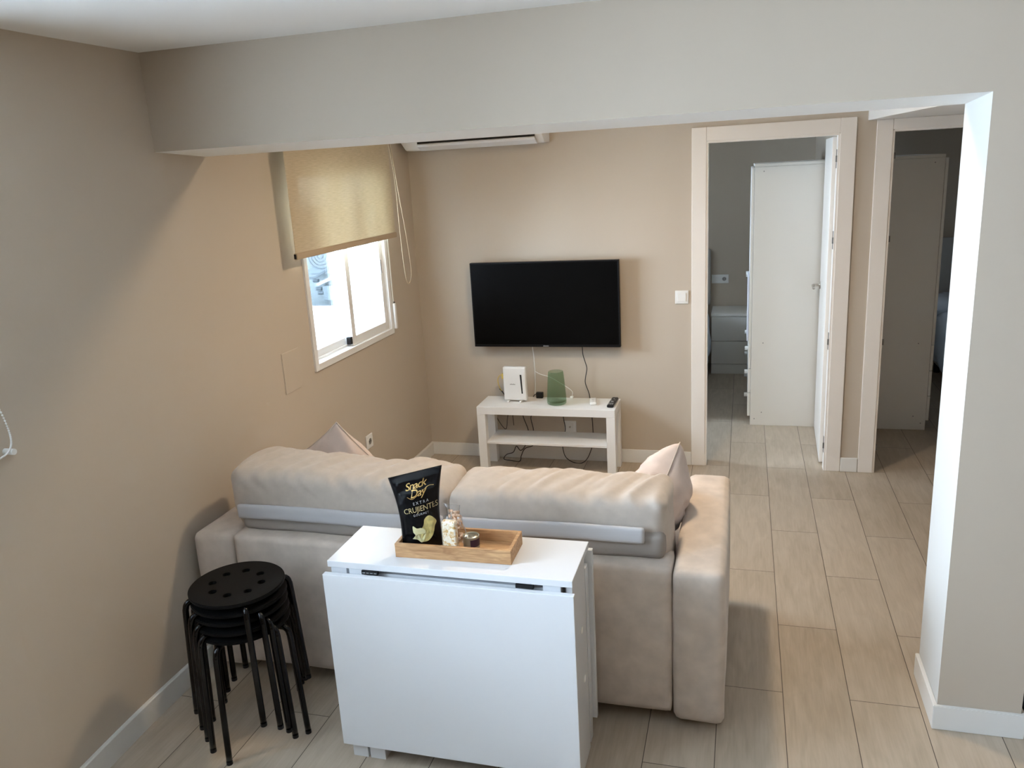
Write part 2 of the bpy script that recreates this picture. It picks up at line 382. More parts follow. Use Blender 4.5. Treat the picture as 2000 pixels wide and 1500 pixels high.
# beam (greige front, white soffit) and pillar (greige front, white jamb)
def beam():
    bm = bmesh.new(); add_box(bm, (0, YB, ZB), (4.65, YT, ZC))
    for v in bm.verts:
        if v.co.z < ZB + .01 and v.co.y > YT - .01: v.co.z = ZB - .016
    bm.normal_update()
    for f in bm.faces: f.material_index = 1 if f.normal.z < -.5 else 0
    return link_mesh('trim_1', bm, ['paint', 'white_lit'])
struct(beam())
def pillar():
    bm = bmesh.new(); add_box(bm, (XJ, YB, 0), (XR, YT, ZB))
    for v in bm.verts:
        if v.co.z > 1 and v.co.y > YT - .01: v.co.z = ZB - .016
    bm.normal_update()
    for f in bm.faces: f.material_index = 1 if f.normal.x < -.5 else 0
    return link_mesh('wall_pillar', bm, ['paint', 'white_dimmed'])
struct(pillar())
# soffit box over the second door
struct(prism('trim_2', [(2.757, -.001), (2.79, -.5), (2.90, -1.6), (4.649, -1.6), (4.649, -.001)], 'Z', 2.0745, ZC - .001, 'white_lit'))
def skirting(name, lst):
    return struct(boxes(name, lst, 'plinth', bev=.003))
HB = .0905
skirting('baseboard_back', [((.013, -.013, 0), (1.80, -.0005, HB)), ((2.703, -.013, 0), (2.80, -.0005, HB)), ((3.71, -.013, 0), (4.65, -.0005, HB))])
def skirt_left():
    bm = bmesh.new(); ys = [-.001, -2.8, -2.9, -3.0, -3.1, -3.2, -3.3, -3.4, -3.56]
    def bow(y): return 0 if y > -2.85 else .032 * min(1, (-2.85 - y) / .55) ** 1.6
    rings = []
    for y in ys:
        b = bow(y) + .0004; rings.append([bm.verts.new((b, y, 0)), bm.verts.new((b + .014, y, 0)), bm.verts.new((b + .014, y, HB - .004)), bm.verts.new((b + .010, y, HB)), bm.verts.new((b, y, HB))])
    for i in range(len(ys) - 1):
        for k in range(5): bm.faces.new((rings[i][k], rings[i][(k + 1) % 5], rings[i + 1][(k + 1) % 5], rings[i + 1][k]))
    bm.faces.new(rings[0]); bm.faces.new(rings[-1]); bmesh.ops.recalc_face_normals(bm, faces=bm.faces)
    return link_mesh('baseboard_left', bm, 'plinth')
struct(skirt_left())
struct(prism('baseboard_pillar', [(XJ - .014, YB - .014), (XR + .012, YB - .014), (XR + .012, YT), (XR + .0005, YT), (XR + .0005, YB - .0005), (XJ - .0005, YB - .0005), (XJ - .0005, YT), (XJ - .014, YT)], 'Z', 0, HB, 'plinth', bev=.002))

# ---------------------------------------------------------------- doors
def door(name, x0, x1, leaf_angle, hinge_side, leaf_len=.72, top=2.0975):
    d = sthing(name, ((x0 + x1) / 2, 0, 0)); cx = (x0 + x1) / 2
    def B(n, lo, hi, m, par=d, bev=.003):
        return box(n, (lo[0] - cx, lo[1], lo[2]), (hi[0] - cx, hi[1], hi[2]), m, par, bev)
    w = .085; t = .012
    B('side_casing', (x0, -t, 0), (x0 + w, -.0005, top), 'trim'); B('side_casing', (x1 - w, -t, 0), (x1, -.0005, top), 'trim')
    B('head_casing', (x0 + w, -t + .001, 2.0175), (x1 - w, -.0005, top), 'trim')
    B('side_casing', (x0, .1005, 0), (x0 + w, .1 + t, top), 'trim'); B('side_casing', (x1 - w, .1005, 0), (x1, .1 + t, top), 'trim')
    B('head_casing', (x0 + w, .1005, 2.0175), (x1 - w, .1 + t, top), 'trim')
    ji = .083; jj = .013
    B('jamb', (x0 + .0725, -.008, 0), (x0 + ji + jj, .06, 2.015), 'trim', bev=.002); B('jamb', (x1 - ji - jj, -.008, 0), (x1 - .0725, .06, 2.015), 'trim', bev=.002)
    B('jamb', (x0 + .0725, .06, 0), (x0 + .088, .108, 2.025), 'trim', bev=.002); B('jamb', (x1 - .088, .06, 0), (x1 - .0725, .108, 2.025), 'trim', bev=.002)
    B('head_jamb', (x0 + .09, -.008, 2.006), (x1 - .09, .108, 2.034), 'trim', bev=.002)
    # leaf
    hx = (x1 - .094) if hinge_side > 0 else (x0 + .094)
    lf = bpy.data.objects.new('door_leaf', None); 
    bm = bmesh.new(); add_box(bm, (-.0, -.0175, .008), (leaf_len, .0175, 2.0), 0, .002)
    lf = link_mesh('door_leaf', bm, 'trim', d); lf.location = (hx - cx, .125, 0); lf.rotation_euler = (0, 0, leaf_angle)
    for s in (1, -1):
        bm = bmesh.new(); add_cyl(bm, (leaf_len - .06, s * .021, 1.045), .026, .008, 'Y', 24)
        add_tube(bm, catmull([(leaf_len - .06, s * .018, 1.045), (leaf_len - .06, s * .055, 1.045), (leaf_len - .075, s * .066, 1.045), (leaf_len - .12, s * .066, 1.044), (leaf_len - .17, s * .064, 1.040)], 5), .009, 10)
        link_mesh('lever_handle', bm, 'chrome', lf, smooth=True)
    # hinges on the jamb
    for z in (1.878, 1.42, .819, .163):
        bm = bmesh.new(); sx = -1 if hinge_side > 0 else 1
        hx2 = (x1 - .0965 if hinge_side > 0 else x0 + .0965) - cx
        add_box(bm, (hx2 - .0018, .016, z - .052), (hx2 + .0018, .040, z + .052), 0, .001)
        add_box(bm, (hx2 - .0018, -.002, z - .018), (hx2 + .0018, .018, z + .018), 0, .001)
        add_cyl(bm, (hx2 + sx * .003, .0, z), .005, .034, 'Z', 12)
        link_mesh('hinge', bm, 'hinge', d)
    return d
door('door_1', 1.801, 2.701, math.radians(88), 1)
door('door_2', 2.8025, 3.705, math.radians(91.5), -1, top=2.074)

# ---------------------------------------------------------------- living-room window
def window(name, y0, y1, z0, z1, sashes=True, fw=.035, blue=False, x=0.0, flip=1):
    w = sthing(name, (x, (y0 + y1) / 2, z0)); cy = (y0 + y1) / 2
    def B(lst, n, m='pvc', bev=.002, par=None):
        return boxes(n, [((min(flip * a[0], flip * b[0]), a[1] - cy, a[2] - z0), (max(flip * a[0], flip * b[0]), b[1] - cy, b[2] - z0)) for a, b in lst], m, par or w, bev)
    # outer frame
    B([((-.09, y0, z0), (.012, y0 + fw, z1)), ((-.09, y1 - fw, z0), (.012, y1, z1)), ((-.09, y0 + fw, z0), (.012, y1 - fw, z0 + fw)), ((-.09, y0 + fw, z1 - fw), (.012, y1 - fw, z1))], 'window_frame')
    mid = (y0 + y1) / 2; st = .045
    for (a, b, xc) in ((y0 + fw, mid + .03, -.062), (mid - .03, y1 - fw, -.022)):
        s = B([((xc - .014, a, z0 + fw), (xc + .014, a + st, z1 - fw)), ((xc - .014, b - st, z0 + fw), (xc + .014, b, z1 - fw)),
               ((xc - .014, a + st, z0 + fw), (xc + .014, b - st, z0 + fw + .05)), ((xc - .014, a + st, z1 - fw - .045), (xc + .014, b - st, z1 - fw))], 'sash')
        B([((xc - .003, a + st - .004, z0 + fw + .046), (xc + .003, b - st + .004, z1 - fw - .041))], 'glass_pane', 'pane', 0, par=None)
    return w, B
w1, B1 = window('window_1', -1.4744, -.479, .9736, 2.023)
B1([((-.046, -1.437, .9736 + .035), (-.038, -.514, .9736 + .047))], 'track')
B1([((-.036, -1.032, 1.020), (-.010, -1.0085, 1.062))], 'sash_stop', 'black', .002)
B1([((-.006, -.572, 1.36), (.003, -.560, 1.44))], 'sash_lock', 'grey', .002)
w2, B2 = window('window_2', -5.05, -3.42, .90, 2.34)
w3, B3 = window('window_3', .20, 1.00, 1.0, 2.0)
w4, B4 = window('added_window_4', 1.4, 1.85, 1.25, 1.75, x=4.65, flip=-1)  # unseen window, added and kept small to set the second bedroom's light

# ---------------------------------------------------------------- outside the living-room window
struct(box('wall_outside', (-7, 4.0, -1), (-.30, 4.2, 1.62), 'ext_wall', bev=0))
struct(box('ground_outside', (-9, -7, -1.2), (-.30, 4.0, -1.0), 'ext_white', bev=0))
tag(boxes('parapet', [((-7, 3.2, -1), (-.32, 3.75, .44)), ((-2.62, 3.751, -1), (-2.29, 3.99, 1.62))], 'ext_white', None, 0), 'sunlit white parapet and column outside the living room window', 'parapet')
ou = thing('outdoor_unit', 'pale grey air conditioner outside seen through the left window pane', 'air conditioner', (-2.95, 3.88, .8))
box('casing', (-.05, -.10, .02), (.31, .115, .5), 'ext_ac', ou, .02)
bm = bmesh.new()
for k in range(4):
    r = .04 + .04 * k; add_tube(bm, [(.13 + r * math.cos(a * math.pi / 12), -.104, .25 + r * math.sin(a * math.pi / 12)) for a in range(25)], .006, 6)
link_mesh('fan_grille', bm, 'ext_dark', ou)
prism('wall_bracket', [(.03, -.12), (.30, -.01), (.30, .015), (.03, -.095)], 'Y', -.05, .115, 'ext_white', ou)
box('service_panel', (.06, .0, -.32), (.30, .115, -.13), 'ext_ac', ou, .01)
for (x, z) in ((-.03, -.07), (0, -.17), (.02, -.22)):
    bm = bmesh.new(); add_cyl(bm, (x, .02, z), .022, .07, 'X', 12); link_mesh('valve', bm, 'ext_dark', ou)
tag(tube('drain_hose', catmull([(-3.08, 3.72, 1.6), (-3.08, 3.72, 1.15), (-3.06, 3.72, .90), (-3.0, 3.72, .80), (-2.90, 3.72, .79), (-2.80, 3.72, .83), (-2.68, 3.72, .90)], 8), .014, 'ext_dark'), 'grey hose looping in front of the outdoor air conditioner', 'hose')
tag(tube('drain_pipe', catmull([(-2.17, 3.93, -1), (-2.17, 3.93, .5), (-2.17, 3.93, 1.6)], 4), .035, 'ext_ac'), 'pale grey vertical pipe outside seen through the right window pane', 'pipe')

# ---------------------------------------------------------------- roller blind and strap
rb = thing('roller_blind', 'cream roller blind half drawn over the small living room window', 'blind', (.08, -1.07, 2.2))
lc = lambda x, y, z: (x - .08, y + 1.07, z - 2.2)
tube('roller', [lc(.06, -1.665, 2.2), lc(.06, -.485, 2.2)], .022, 'blind', rb, 16)
box('bracket', lc(.001, -1.68, 2.17), lc(.085, -1.670, 2.23), 'plastic', rb); box('bracket', lc(.001, -.478, 2.17), lc(.085, -.468, 2.23), 'plastic', rb)
box('fabric', lc(.0795, -1.655, 1.578), lc(.0805, -.489, 2.2), 'blind', rb, 0)
prism('bottom_bar', [(.070 - .08, 1.566 - 2.2), (.090 - .08, 1.566 - 2.2), (.0885 - .08, 1.596 - 2.2), (.0715 - .08, 1.596 - 2.2)], 'Y', -1.659 + 1.07, -.486 + 1.07, 'tan', rb, .003)
bm = bmesh.new(); add_box(bm, lc(.074, -1.6615, 1.570), lc(.086, -1.659, 1.592)); link_mesh('end_cap', bm, 'black', rb)
def chainpts(P): return catmull(P, 10)
tube('pull_chain', chainpts([lc(.07, -.474, 2.19), lc(.095, -.462, 1.9), lc(.095, -.452, 1.6), lc(.09, -.42, 1.35), lc(.085, -.375, 1.27), lc(.085, -.330, 1.285), lc(.09, -.318, 1.36), lc(.095, -.37, 1.6), lc(.095, -.44, 1.9), lc(.085, -.466, 2.19)]), .0028, 'blind', rb, 6)
ss = thing('shutter_strap', 'white shutter strap winder on the right edge of the living room window frame', 'shutter strap', (.005, -.474, 1.0))
box('strap', (.010, -.006, .13), (.014, .008, .95), 'plastic', ss, .001)
box('winder', (.008, -.013, .0), (.026, .012, .16), 'plastic', ss, .005)
box('buckle', (.009, -.003, .150), (.020, .009, .170), 'black', ss, .002)
# bead chain of the patio blind at the left edge of the photo
bc = thing('bead_chain', 'white beaded blind chain hanging at the left edge of the photo', 'blind chain', (.06, -3.37, 2.2))
P = chainpts([(0.0, -.045, 0), (0, -.055, -.5), (.0, -.035, -.80), (0, .052, -.9), (0, .058, -.97), (0, .035, -1.0), (0, -.02, -1.01), (0, -.085, -.98), (0, -.1, -.8), (0, -.07, 0)])
P = chainpts([(0, -.02, 0), (0, .0, -.5), (0, .025, -.78), (0, .052, -.90), (0, .057, -.965), (0, .035, -.994), (0, -.01, -1.0), (0, -.06, -.985), (0, -.1, -.93), (0, -.12, -.5), (0, -.10, 0)])
bm = bmesh.new(); acc = 0; last = P[0]
for i in range(1, len(P)):
    seg = (P[i] - P[i - 1]).length; n = max(1, int(seg / .0075))
    for k in range(n):
        p = P[i - 1].lerp(P[i], k / n); bmesh.ops.create_icosphere(bm, subdivisions=1, radius=.0033, matrix=Matrix.Translation(p))
add_tube(bm, P, .0011, 5)
o = link_mesh('beads', bm, 'plastic', bc, smooth=True)
bm = bmesh.new(); add_cyl(bm, (-.025, .060, -.998), .009, .05, 'X', 16)
link_mesh('wall_clip', bm, 'plastic', bc)

# ---------------------------------------------------------------- wall fittings
def plate(name, label, cat, loc, rz, kind):
    """local: +Z up, face toward -Y, plate centred on origin"""
    p = thing(name, label, cat, loc, rz)
    if kind == 'double':
        box('plate', (-.078, -.009, -.041), (.078, -.0005, .041), 'plastic', p, .003)
        box('rocker', (-.070, -.012, -.030), (-.008, -.008, .030), 'plastic', p, .003); sx = .038
    else:
        box('plate', (-.041, -.009, -.041), (.041, -.0005, .041), 'plastic', p, .003); sx = 0
    if kind == 'switch': box('rocker', (-.027, -.013, -.027), (.027, -.008, .027), 'plastic', p, .003)
    if kind in ('socket', 'double'):
        bm = bmesh.new(); ring = [(sx + .021 * math.cos(a * math.pi / 12), -.010, .021 * math.sin(a * math.pi / 12)) for a in range(25)]; add_tube(bm, ring, .0025, 6)
        link_mesh('socket_rim', bm, 'plastic', p, smooth=True)
        bm = bmesh.new(); add_cyl(bm, (sx, -.0093, 0), .019, .001, 'Y', 24); link_mesh('socket_well', bm, 'grey', p)
        bm = bmesh.new(); add_cyl(bm, (sx - .0095, -.0100, 0), .003, .002, 'Y', 10); add_cyl(bm, (sx + .0095, -.0100, 0), .003, .002, 'Y', 10); link_mesh('pin_hole', bm, 'dark', p)
    if kind == 'coax':
        bm = bmesh.new(); add_cyl(bm, (0, -.013, 0), .006, .012, 'Y', 16); link_mesh('aerial_port', bm, 'chrome', p, smooth=False)
        box('insert', (-.028, -.0105, -.028), (.028, -.008, .028), 'plastic', p, .001)
    return p
plate('light_switch', 'white light switch on the wall beside the first door', 'light switch', (1.7425, 0, 1.101), 0, 'switch')
plate('wall_socket', 'white power socket on the left wall between cushion and corner', 'power socket', (0, -.964, .424), math.pi / 2, 'socket')
plate('aerial_socket', 'white socket plate low on the wall behind the television bench', 'wall socket', (1.006, 0, .235), 0, 'coax')
plate('bedroom_socket', 'white double switch and socket plate above the bedroom nightstand', 'power socket', (1.896, 2.80, .818), 0, 'double')
ha = thing('wall_hatch', 'beige painted junction cover flush on the left wall below the window', 'wall hatch', (0, -1.688, 1.035))
box('hatch_frame', (.0005, -.0765, -.0995), (.0035, .0765, .0995), 'hatch_edge', ha, 0)
box('hatch_cover', (.001, -.075, -.098), (.005, .075, .098), 'paint', ha, .001)

# ---------------------------------------------------------------- air conditioner
ac = thing('air_conditioner', 'white wall mounted air conditioner high above the television', 'air conditioner', (.5, 0, 2.07))
prism('body', [(-.0005, .29), (-.185, .29), (-.205, .26), (-.205, .046), (-.140, .004), (-.12, 0), (-.0005, 0)], 'X', -.455, .445, 'plastic', ac, .003)
bm = bmesh.new()
prism('louvre', [(-.2085, .034), (-.213, .028), (-.207, .016), (-.150, -.007), (-.143, -.003)], 'X', -.345, .402, 'lam', ac, .001)
box('air_slot', (-.345, -.2075, .036), (.402, -.200, .046), 'dark', ac, 0)
box('front_panel', (-.455, -.212, .052), (.445, -.203, .285), 'plastic', ac, .003)

# ---------------------------------------------------------------- ceiling lamp of the living room (behind the beam)
cl = thing('ceiling_lamp', 'round warm ceiling lamp hidden behind the beam over the sofa', 'ceiling lamp', (1.55, -1.69, ZC))
lathe('lamp_rim', [(.12, -.001), (.12, -.022), (.112, -.026), (.108, -.02), (.108, -.001)], 'plastic', cl)
em = bpy.data.materials.new('lamp_glow'); em.use_nodes = True; em.node_tree.nodes['Principled BSDF'].inputs['Emission Color'].default_value = (1, .78, .52, 1); em.node_tree.nodes['Principled BSDF'].inputs['Emission Strength'].default_value = 6
lathe('diffuser', [(.107, -.002), (.107, -.016), (.09, -.02)], em, cl)
ld = bpy.data.lights.new('lamp_light', 'AREA'); ld.shape = 'DISK'; ld.size = .2; ld.energy = 12.5; ld.color = (1, .78, .52)
lo = bpy.data.objects.new('lamp_light', ld); COL.objects.link(lo); lo.parent = cl; lo.location = (0, 0, -.03)

# ---------------------------------------------------------------- television
tv = thing('television', 'black flat television mounted on the back wall above the white bench', 'television', (.885, -.09, .8008))
TW = .966 / 2; TH = .550
boxes('bezel', [((-TW, -.002, 0), (TW, .035, .016)), ((-TW, -.002, TH - .008), (TW, .035, TH)), ((-TW, -.002, .016), (-TW + .008, .035, TH - .008)), ((TW - .008, -.002, .016), (TW, .035, TH - .008))], 'bezel', tv, .001)
box('screen', (-TW + .008, .000, .016), (TW - .008, .030, TH - .008), 'screen', tv, 0)
box('rear_housing', (-TW + .08, .031, .03), (TW - .08, .065, .42), 'black', tv, .01)
box('wall_mount', (-.15, .065, .12), (.15, .0895, .38), 'black', tv, .003)
boxes('brand_mark', [((-.017 + k * .0062, -.003, .004), (-.017 + k * .0062 + .0045, -.0019, .009)) for k in range(6)], 'silver', tv, 0)

# ---------------------------------------------------------------- television bench
bn = thing('television_bench', 'low white television bench with lower shelf against the back wall', 'bench', (.456 + .45, -.178, 0))
box('bench_top', (-.45, -.13, .40), (.45, .13, .45), 'lack', bn, .0015)
for sx in (-1, 1):
    for sy in (-1, 1):
        x = sx * (.45 - .0275); y = sy * (.13 - .0275); box('leg', (x - .0275, y - .0275, 0), (x + .0275, y + .0275, .3995), 'lack', bn, .0015)
box('shelf', (-.394, -.125, .198), (.394, .125, .214), 'lack', bn, .0015)

# router
rt = thing('router', 'white upright router with black light strip on the television bench', 'router', (.687, -.165, .45), math.radians(-2))
soft_box('casing', (-.078, -.018, .012), (.078, .018, .236), .008, 'plastic', rt, res=.008)
prism('status_strip', [(.038, .186), (.049, .186), (.053, .060), (.045, .060)], 'Y', -.0195, -.017, 'dark', rt)
boxes('brand_mark', [((-.032 + k * .0075, -.0187, .118), (-.032 + k * .0075 + .0055, -.0175, .118 + (.007 if k % 2 else .0055))) for k in range(5)], 'grey', rt, 0)
box('foot', (-.055, -.034, 0), (-.042, .03, .013), 'plastic', rt, .003); box('foot', (.030, -.034, 0), (.043, .03, .013), 'plastic', rt, .003)
# vase
lathe('flower_vase', [(.001, .0), (.050, .0), (.0595, .006), (.0615, .020), (.0610, .045), (.0560, .12), (.0505, .19), (.0475, .212), (.0455, .216), (.0440, .212), (.0465, .19), (.052, .12), (.057, .045), (.057, .018), (.001, .014)], 'green', None, seg=120, loc=(.966, -.195, .4505), flute=.018, nfl=30)
tag(COL.objects['flower_vase'], 'smoky green ribbed glass vase on the television bench', 'vase')
# small black power adapter and white plug behind
pa = tag(box('power_adapter', (.800, -.085, .4505), (.846, -.055, .490), 'black', None, .004), 'small black power adapter on the bench between router and vase', 'power adapter')
tag(box('white_plug', (1.026, -.075, .4505), (1.048, -.052, .464), 'plastic', None, .003), 'small white plug on the bench behind the green vase', 'plug')
# remotes
def remote(name, label, loc, rz, L, Wd, H, m, mb, rows, r):
    t = thing(name, label, 'remote control', loc, rz)
    soft_box('body', (-Wd / 2, -L / 2, 0), (Wd / 2, L / 2, H), r, m, t, res=.004)
    for (x, y, s) in rows:
        bm = bmesh.new(); add_cyl(bm, (x, y, H + .0003), s, .0016, 'Z', 12); link_mesh('button', bm, mb, t)
    return t
remote('black_remote', 'slim black remote control at the right end of the bench', (1.322, -.165, .4505), math.radians(-2), .19, .042, .018, 'black', 'silver',
       [(x, y, .0035) for x in (-.011, 0, .011) for y in (-.072, -.060, -.048)] + [(0, -.01, .009), (-.012, .02, .003), (.012, .02, .003), (0, .05, .004)], .008)
remote('white_remote', 'small white remote control on the bench between vase and black remote', (1.196, -.160, .4505), math.radians(10), .115, .044, .020, 'plastic', 'lam', [(0, -.03, .004), (0, .0, .008), (0, .045, .004)], .009)

# cables
def cable(name, label, pts, r=.0028, m='cord', n=8): return tag(tube(name, catmull(pts, n), r, m, None, 7), label, 'cable')
cable('power_cable', 'black power cable hanging from the television to behind the bench', [(1.115, -.05, .80), (1.116, -.04, .74), (1.128, -.035, .69), (1.137, -.03, .645), (1.127, -.03, .59), (1.124, -.03, .545), (1.145, -.03, .48), (1.152, -.028, .43), (1.160, -.028, .32), (1.164, -.028, .22), (1.16, -.03, .13), (1.13, -.05, .04), (1.09, -.07, .0035), (1.03, -.065, .004), (.975, -.04, .03), (.955, -.03, .09), (.958, -.028, .15), (.975, -.022, .22), (.966, -.022, .30), (.960, -.025, .38)])
cable('white_cable', 'white cable hanging from the television down behind the router', [(.782, -.05, .80), (.784, -.03, .72), (.786, -.025, .6), (.782, -.025, .5), (.772, -.025, .40)], .003, 'plastic')
cable('white_cable', 'thin white cable running slantwise behind the green vase', [(.784, -.022, .62), (.82, -.022, .60), (.875, -.025, .585), (.92, -.03, .565), (1.03, -.045, .50), (1.037, -.052, .460)], .002, 'plastic')
cable('network_cable', 'yellow network cable curling from the left side of the router', [(.625, -.135, .600), (.592, -.12, .612), (.565, -.10, .608), (.545, -.09, .58), (.548, -.08, .53), (.565, -.06, .48), (.578, -.03, .44), (.57, -.025, .39)], .0028, 'yellow')
tag(box('network_plug', (.588, -.145, .595), (.610, -.128, .632), 'yellow', None, .003), 'yellow network plug at the left side of the router', 'plug')
cable('antenna_cable', 'short black cable sticking out left behind the router foot', [(.61, -.14, .478), (.585, -.10, .480), (.565, -.07, .488), (.545, -.06, .505)], .004)
cable('adapter_cable', 'black cable looping on the floor behind the left of the bench', [(.81, -.06, .468), (.78, -.035, .462), (.757, -.03, .42), (.755, -.028, .36), (.752, -.028, .33), (.742, -.028, .29), (.755, -.028, .22), (.758, -.028, .14), (.748, -.030, .10), (.69, -.032, .075), (.667, -.05, .03), (.665, -.09, .0035), (.60, -.08, .0035), (.545, -.06, .0035), (.56, -.04, .03), (.605, -.03, .045), (.63, -.03, .09), (.66, -.03, .06), (.70, -.028, .11), (.72, -.028, .20), (.69, -.028, .30), (.688, -.028, .36), (.695, -.03, .40)])
cable('router_cable', 'black cable hanging under the left end of the bench', [(.575, -.03, .44), (.540, -.03, .38), (.51, -.03, .35), (.50, -.03, .30), (.56, -.03, .21), (.58, -.03, .30), (.605, -.03, .37), (.615, -.03, .33), (.62, -.03, .24)], .0022)
tag(soft_box('cable_coil', (.50, -.055, .355), (.60, -.016, .398), .015, 'yellow', None, res=.006, disp=lambda p, n: n * .006 * noise.noise(p * 60)), 'bundled yellow cable tucked under the left of the bench top', 'cable')

# ---------------------------------------------------------------- sofa
sf = thing('sofa', 'beige two seat sofa with its back to the camera', 'sofa', (1.05, -2.1, 0))
def so(v): return (v[0] - 1.05, v[1] + 2.1, v[2])
def sofa_disp(amp, sc, seed):
    def d(p, n): return n * amp * noise.noise(Vector((p.x * sc + seed, p.y * sc, p.z * sc)))
    return d
soft_box('armrest', so((.030, -2.603, .03)), so((.206, -1.70, .605)), .026, 'fabric', sf, res=.022, disp=sofa_disp(.004, 5, 1), bulge=(.004, .004, .004))
soft_box('armrest', so((1.896, -2.603, .03)), so((2.068, -1.70, .605)), .026, 'fabric', sf, res=.022, disp=sofa_disp(.004, 5, 2), bulge=(.004, .004, .004))
soft_box('back_panel', so((.209, -2.595, .055)), so((1.893, -2.44, .607)), .012, 'fabric', sf, res=.022, disp=sofa_disp(.003, 4, 3), bulge=(0, .006, 0))
soft_box('seat_base', so((.21, -2.43, .07)), so((1.89, -1.72, .30)), .02, 'fabric', sf, res=.04)
soft_box('seat_cushion', so((.212, -2.43, .30)), so((1.048, -1.69, .43)), .04, 'fabric', sf, res=.025, bulge=(0, 0, .02))
soft_box('seat_cushion', so((1.052, -2.43, .30)), so((1.888, -1.69, .43)), .04, 'fabric', sf, res=.025, bulge=(0, 0, .02))
for x in (.10, 1.98):
    for y in (-2.5, -1.8):
        bm = bmesh.new(); add_cyl(bm, so((x, y, .017)), .02, .034, 'Z', 16); link_mesh('foot', bm, 'black', sf)
soft_box('back_rail', so((.213, -2.535, .60)), so((1.868, -2.42, .705)), .03, 'lining_dark', sf, res=.02, disp=sofa_disp(.004, 8, 5))
def flap(x0, x1, seed):
    def dsp(p, n):
        t = (p.x + 1.05) / 1.85; return Vector((0, -.006 * noise.noise(Vector((p.x * 3, 0, seed))) , -.006 + .018 * t + .007 * noise.noise(Vector((p.x * 2.2, 1, seed)))))
    return soft_box('hanging_flap', so((x0, -2.552, .660)), so((x1, -2.533, .72)), .009, 'lining', sf, res=.012, disp=dsp)
flap(.215, 1.075, 3); flap(1.085, 1.800, 6)
def cushion_disp(x0, x1, seed):
    def d(p, n):
        X = p.x + 1.05; Yw = p.y - 2.1; Zw = p.z
        t = (X - x0) / (x1 - x0)
        # pleats fan down and left from the top seam, fading over the rear face
        s = Zw * 3.0 + Yw * 1.5
        pl = noise.noise(Vector((X * 17 + Zw * 20 - Yw * 10 + seed, Yw * 2, s * .5)))
        pl2 = noise.noise(Vector((X * 36 + Zw * 42 - Yw * 14 + seed, Yw * 3, s)))
        f = max(0, min(1, (Zw - .74) / .13)) * (.35 + .65 * min(1, t * 1.6 if seed < 5 else t * 1.3 + .2))
        amp = f * .020
        o = n * (amp * pl + amp * .55 * pl2)
        o += n * .012 * noise.noise(Vector((X * 3 + seed, Yw * 3, Zw * 4)))
        
        return o
    return d
def back_cushion(x0, x1, seed, dz0=0, dz1=0, dy0=0, dy1=0):
    dd = cushion_disp(x0, x1, seed)
    def d(p, n):
        t = (p.x + 1.05 - x0) / (x1 - x0); o = dd(p, n)
        zf = max(0, min(1, (p.z - .55) / .3))
        o.y += dy0 * (1 - t) + dy1 * t; o.z += (dz0 * (1 - t) + dz1 * t) * zf
        # lower part tucks in front of the rail
        if p.z < .69: o.y += (.69 - p.z) / .27 * .10
        return o
    return soft_box('back_cushion', so((x0, -2.515, .44)), so((x1, -2.235, .852)), .046, 'fabric2', sf, res=.0115, disp=d, bulge=(.006, .012, .012))
back_cushion(.165, 1.082, 2, -.006, -.030, 0, 0)
back_cushion(1.080, 1.872, 9, -.046, -.034, 0, 0)

# throw pillows
def frame(c, ax, ay, az):
    m = Matrix.Identity(4)
    for i, a in enumerate((ax, ay, az)):
        for r in range(3): m[r][i] = a[r]
    m.translation = c; return m
def pillow_corner_up(name, label, peak, down, side, size, thick, rot, seed):
    d = Vector(down).normalized(); s = (Vector(side) - d * Vector(side).dot(d)).normalized(); n = s.cross(d)
    a = math.pi / 4 + rot
    ax = (d * math.cos(a) + s * math.sin(a)); ay = (-d * math.sin(a) + s * math.cos(a))
    c = Vector(peak) + (ax - ay) * size / 2 * .98
    M4 = frame(c, ax, ay, ax.cross(ay)); o = tag(pillow(name, size, thick, 'fabric3', M4, seed), label, 'cushion')
    h = size / 2; P = []
    for k in range(4):
        for i in range(16):
            t = -1 + 2 * i / 16; q = h * (1 - .07 * (1 - abs(t) ** 2.2)) + .001
            P.append(M4 @ Vector([(t * h, -q, 0), (q, t * h, 0), (-t * h, q, 0), (-q, -t * h, 0)][k]))
    P.append(P[0]); tube('seam', P, .0022, 'fabric', o, 6)
    return o
pillow_corner_up('throw_pillow', 'pale pink beige cushion peeking above the left half of the sofa back', (.47, -2.15, .930), (.0, .30, -.95), (1, 0, 0), .42, .15, math.radians(-9), 3)
pillow_corner_up('throw_pillow', 'pale pink beige cushion leaning on the right sofa arm', (1.883, -2.10, .878), (-.36, .25, -.90), (0, 1, 0), .38, .235, math.radians(-12), 8)

# ---------------------------------------------------------------- folding table
tb = thing('folding_table', 'white drop leaf table folded shut behind the sofa', 'table', (1.235, -2.83, 0))
def to(x, y, z): return (x - 1.235, y + 2.83, z)
def TB(n, lo, hi, m='lam', bev=.0015): return box(n, to(*lo), to(*hi), m, tb, bev)
TB('table_top', (.834, -2.963, .718), (1.637, -2.697, .740))
TB('drop_leaf', (.826, -2.988, .068), (1.645, -2.968, .704))
TB('drop_leaf', (.826, -2.688, .068), (1.645, -2.668, .704))
TB('end_panel', (1.612, -2.945, .0), (1.632, -2.755, .7175))
TB('end_panel', (.864, -2.885, .0), (.884, -2.735, .7175))
TB('apron', (.884, -2.900, .60), (1.612, -2.880, .7175)); TB('apron', (.884, -2.755, .60), (1.612, -2.737, .7175))
for (a, b) in ((.842, .8975), (.9055, .962)): TB('gate_leg', (a, -2.957, 0), (b, -2.903, .7175))
for (a, b) in ((1.545, 1.60),): TB('gate_leg', (a, -2.957, 0), (b, -2.903, .7175))
TB('gate_leg', (1.574, -2.730, 0), (1.630, -2.692, .66)); TB('gate_leg', (.85, -2.730, 0), (.905, -2.692, .66))
